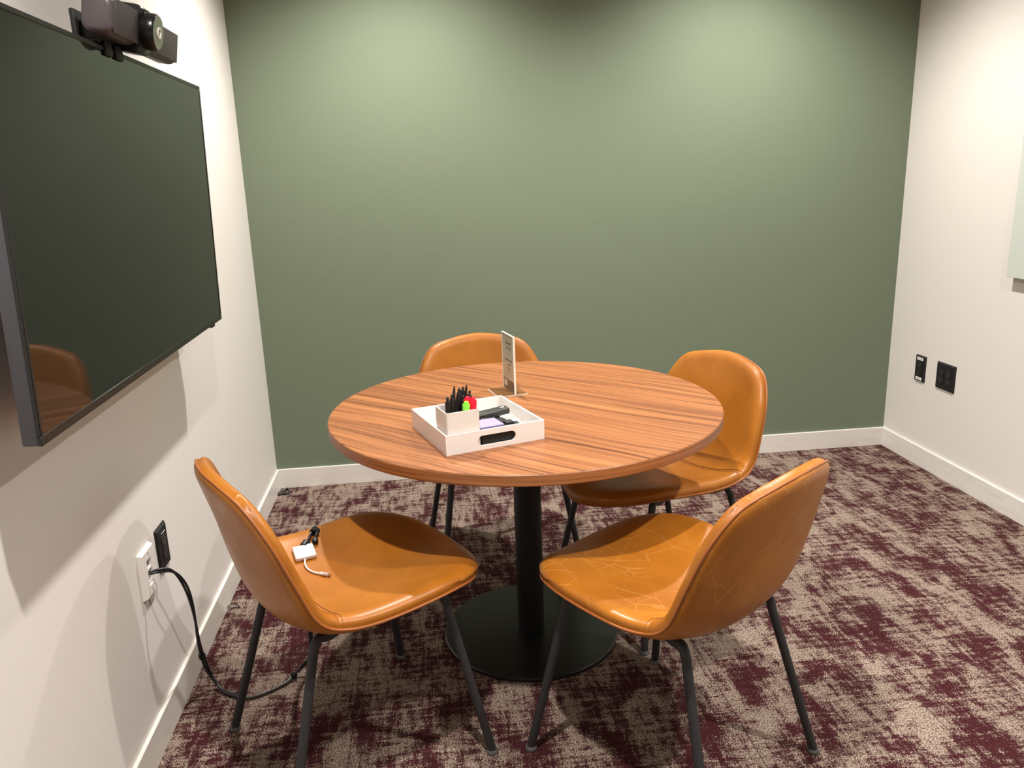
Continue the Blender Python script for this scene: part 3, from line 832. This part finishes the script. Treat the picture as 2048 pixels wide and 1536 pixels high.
bm = bmesh.new(); tube(bm, [c4 - dd * .05, c4 + dd * .02, c4 + dd * .25, c4 + dd * .27], [.0028, .0042, .0042, .003], 12); obj('strain_relief', bm, M_CABW, t)
bm = bmesh.new(); tube(bm, [c4 + dd * .27, c4 + dd * .72], .0046, 12); cn = obj('connector', bm, M_ALUSIDE, t)
bm = bmesh.new(); tube(bm, [c4 + dd * .72, c4 + dd * .98], .0030, 12); obj('plug_tip', bm, M_CHROME, cn)

# ------------------------------------------------------------------ the two black cables
plug1 = on_seat(607, 1093, .007); plug2 = on_seat(630, 1086, .007)
def cable(name, label, off, plugp, bundle_pts):
    t = thing(name, label, 'cable', (.012, -1.71, .458), 0, 'black cables from the wall plate to the adapter')
    o = Vector((.012, -1.71, .458))
    bm = bmesh.new(); tube(bm, [p - o for p in catmull(bundle_pts, 8)], .0034, 10); obj('jacket', bm, M_CABB, t)
    return t, o
def offp(P, amp, ph):
    out = []
    for k, p in enumerate(P):
        p = Vector(p); a = ph + k * .9
        out.append(p + Vector((math.cos(a), math.cos(a) * .5, math.sin(a))) * amp)
    return out
core = [(.004, -1.712, .452), (.030, -1.704, .456), (.058, -1.682, .440), (.070, -1.645, .375), (.062, -1.590, .27), (.054, -1.560, .15), (.058, -1.545, .075), (.078, -1.548, .022),
        (.105, -1.572, .006), (.140, -1.597, .006), (.190, -1.617, .006), (.235, -1.612, .006), (.275, -1.575, .006), (.305, -1.520, .009), (.325, -1.455, .05), (.335, -1.42, .18), (.33, -1.43, .34), (.325, -1.45, .43)]
core = core[:11] + [tuple(on_px(562, 1372, .006)), tuple(on_px(588, 1350, .012)), tuple(on_px(605, 1332, .03)), tuple(on_px(622, 1305, .07)),
        (.350, -1.50, .20), (.372, -1.515, .38)]
edge = on_seat(630, 1062, .012)
OUTW = Vector((-.463, .886, 0))
core += [tuple(edge + OUTW * .032 + Vector((0, 0, -.035))), tuple(edge + OUTW * .012)]
tw = [(.0036 if k % 2 else .0036) for k in range(len(core))]
for k, (pl, ph, lab, pw) in enumerate(((plug1, 0, 'black cable ending in the left plug of the white adapter', .0115), (plug2, math.pi, 'black cable ending in the right plug of the white adapter', .0095))):
    P = []
    for i, p in enumerate(core):
        a = ph + i * 1.1; p = Vector(p)
        P.append(p + Vector((math.cos(a) * .8, math.cos(a) * .6, math.sin(a) * (1 if p.z > .03 else .15))) * .0036)
    pl_end = pl + (edge - pl) * .45
    P += [edge + (pl_end - edge) * .45 + Vector((.004 if k else -.004, 0, .003)), pl_end]
    t, o = cable('adapter_cable', lab, 0, pl, P)
    d = (pl - pl_end)
    bm = bmesh.new()
    tube(bm, [pl_end - o - d * .05, pl_end - o + d * .15, pl_end - o + d * .40, pl_end - o + d * .42, pl_end + d * 1.0 - o], [.0038, .0048, pw * .75, pw * .9, pw * .9], 14)
    obj('plug', bm, M_BLK, t)
def tie(lab, p, axis, r_=.010, w2=.010, tail=None):
    p = Vector(p); t = thing('cable_tie', lab, 'cable tie', p)
    ax = Vector(axis).normalized()
    x = Vector((0, 0, 1)) if abs(ax.z) < .9 else Vector((1, 0, 0)); x = (x - ax * x.dot(ax)).normalized()
    MM = Matrix((x, ax.cross(x), ax)).transposed().to_4x4()
    bm = bmesh.new(); lathe(bm, [(r_ * .55, -w2 / 2), (r_, -w2 / 2), (r_, w2 / 2), (r_ * .55, w2 / 2), (r_ * .55, -w2 / 2)], 20, MM); obj('wrap', bm, M_TIE, t)
    if tail:
        bm = bmesh.new(); box(bm, (0, -.0015, -w2 * .45), (tail, .0015, w2 * .45), .0005, 1, MM @ Matrix.Rotation(R(-150), 4, 'Z')); obj('tail', bm, M_TIE, t)
tie('black cable tie round the hanging cables in front of the left baseboard', catmull(core, 8)[44], Vector(core[6]) - Vector(core[5]), .0095, .009, .014)
tie('black cable tie on the floor cables behind the front left chair', on_px(588, 1350, .013), Vector(core[13]) - Vector(core[11]), .0095, .010, .022)
tie('black tie holding the two plugs together at the seat edge', edge + (plug1 - edge) * .02, plug1 - edge, .012, .014, .012)

# ------------------------------------------------------------------ stray bits by the left baseboard
t = thing('cable_loop', 'small black loop of cable on the carpet in the far left corner', 'cable', (.03, -.05, 0))
bm = bmesh.new()
tube(bm, [p - Vector((.03, -.05, 0)) for p in catmull([on_px(558, 989, .006), on_px(560, 984, .014), on_px(570, 981, .014), on_px(575, 977, .022), on_px(578, 982, .012), on_px(574, 987, .006), on_px(564, 988, .005)], 6, True)], .0048, 8, closed=True)
obj('loop', bm, M_BLK, t)
t = thing('wire_offcut', 'thin bent black wire on the carpet against the left baseboard', 'wire', (.03, -1.09, 0))
bm = bmesh.new(); tube(bm, [p - Vector((.03, -1.09, 0)) for p in catmull([on_px(454, 1215, .010), on_px(462, 1208, .012), on_px(470, 1208, .012), on_px(480, 1214, .004), on_px(471, 1215, .003), on_px(462, 1217, .003), on_px(459, 1222, .002)], 6)], .0018, 6)
obj('wire_strand', bm, M_BLK, t)
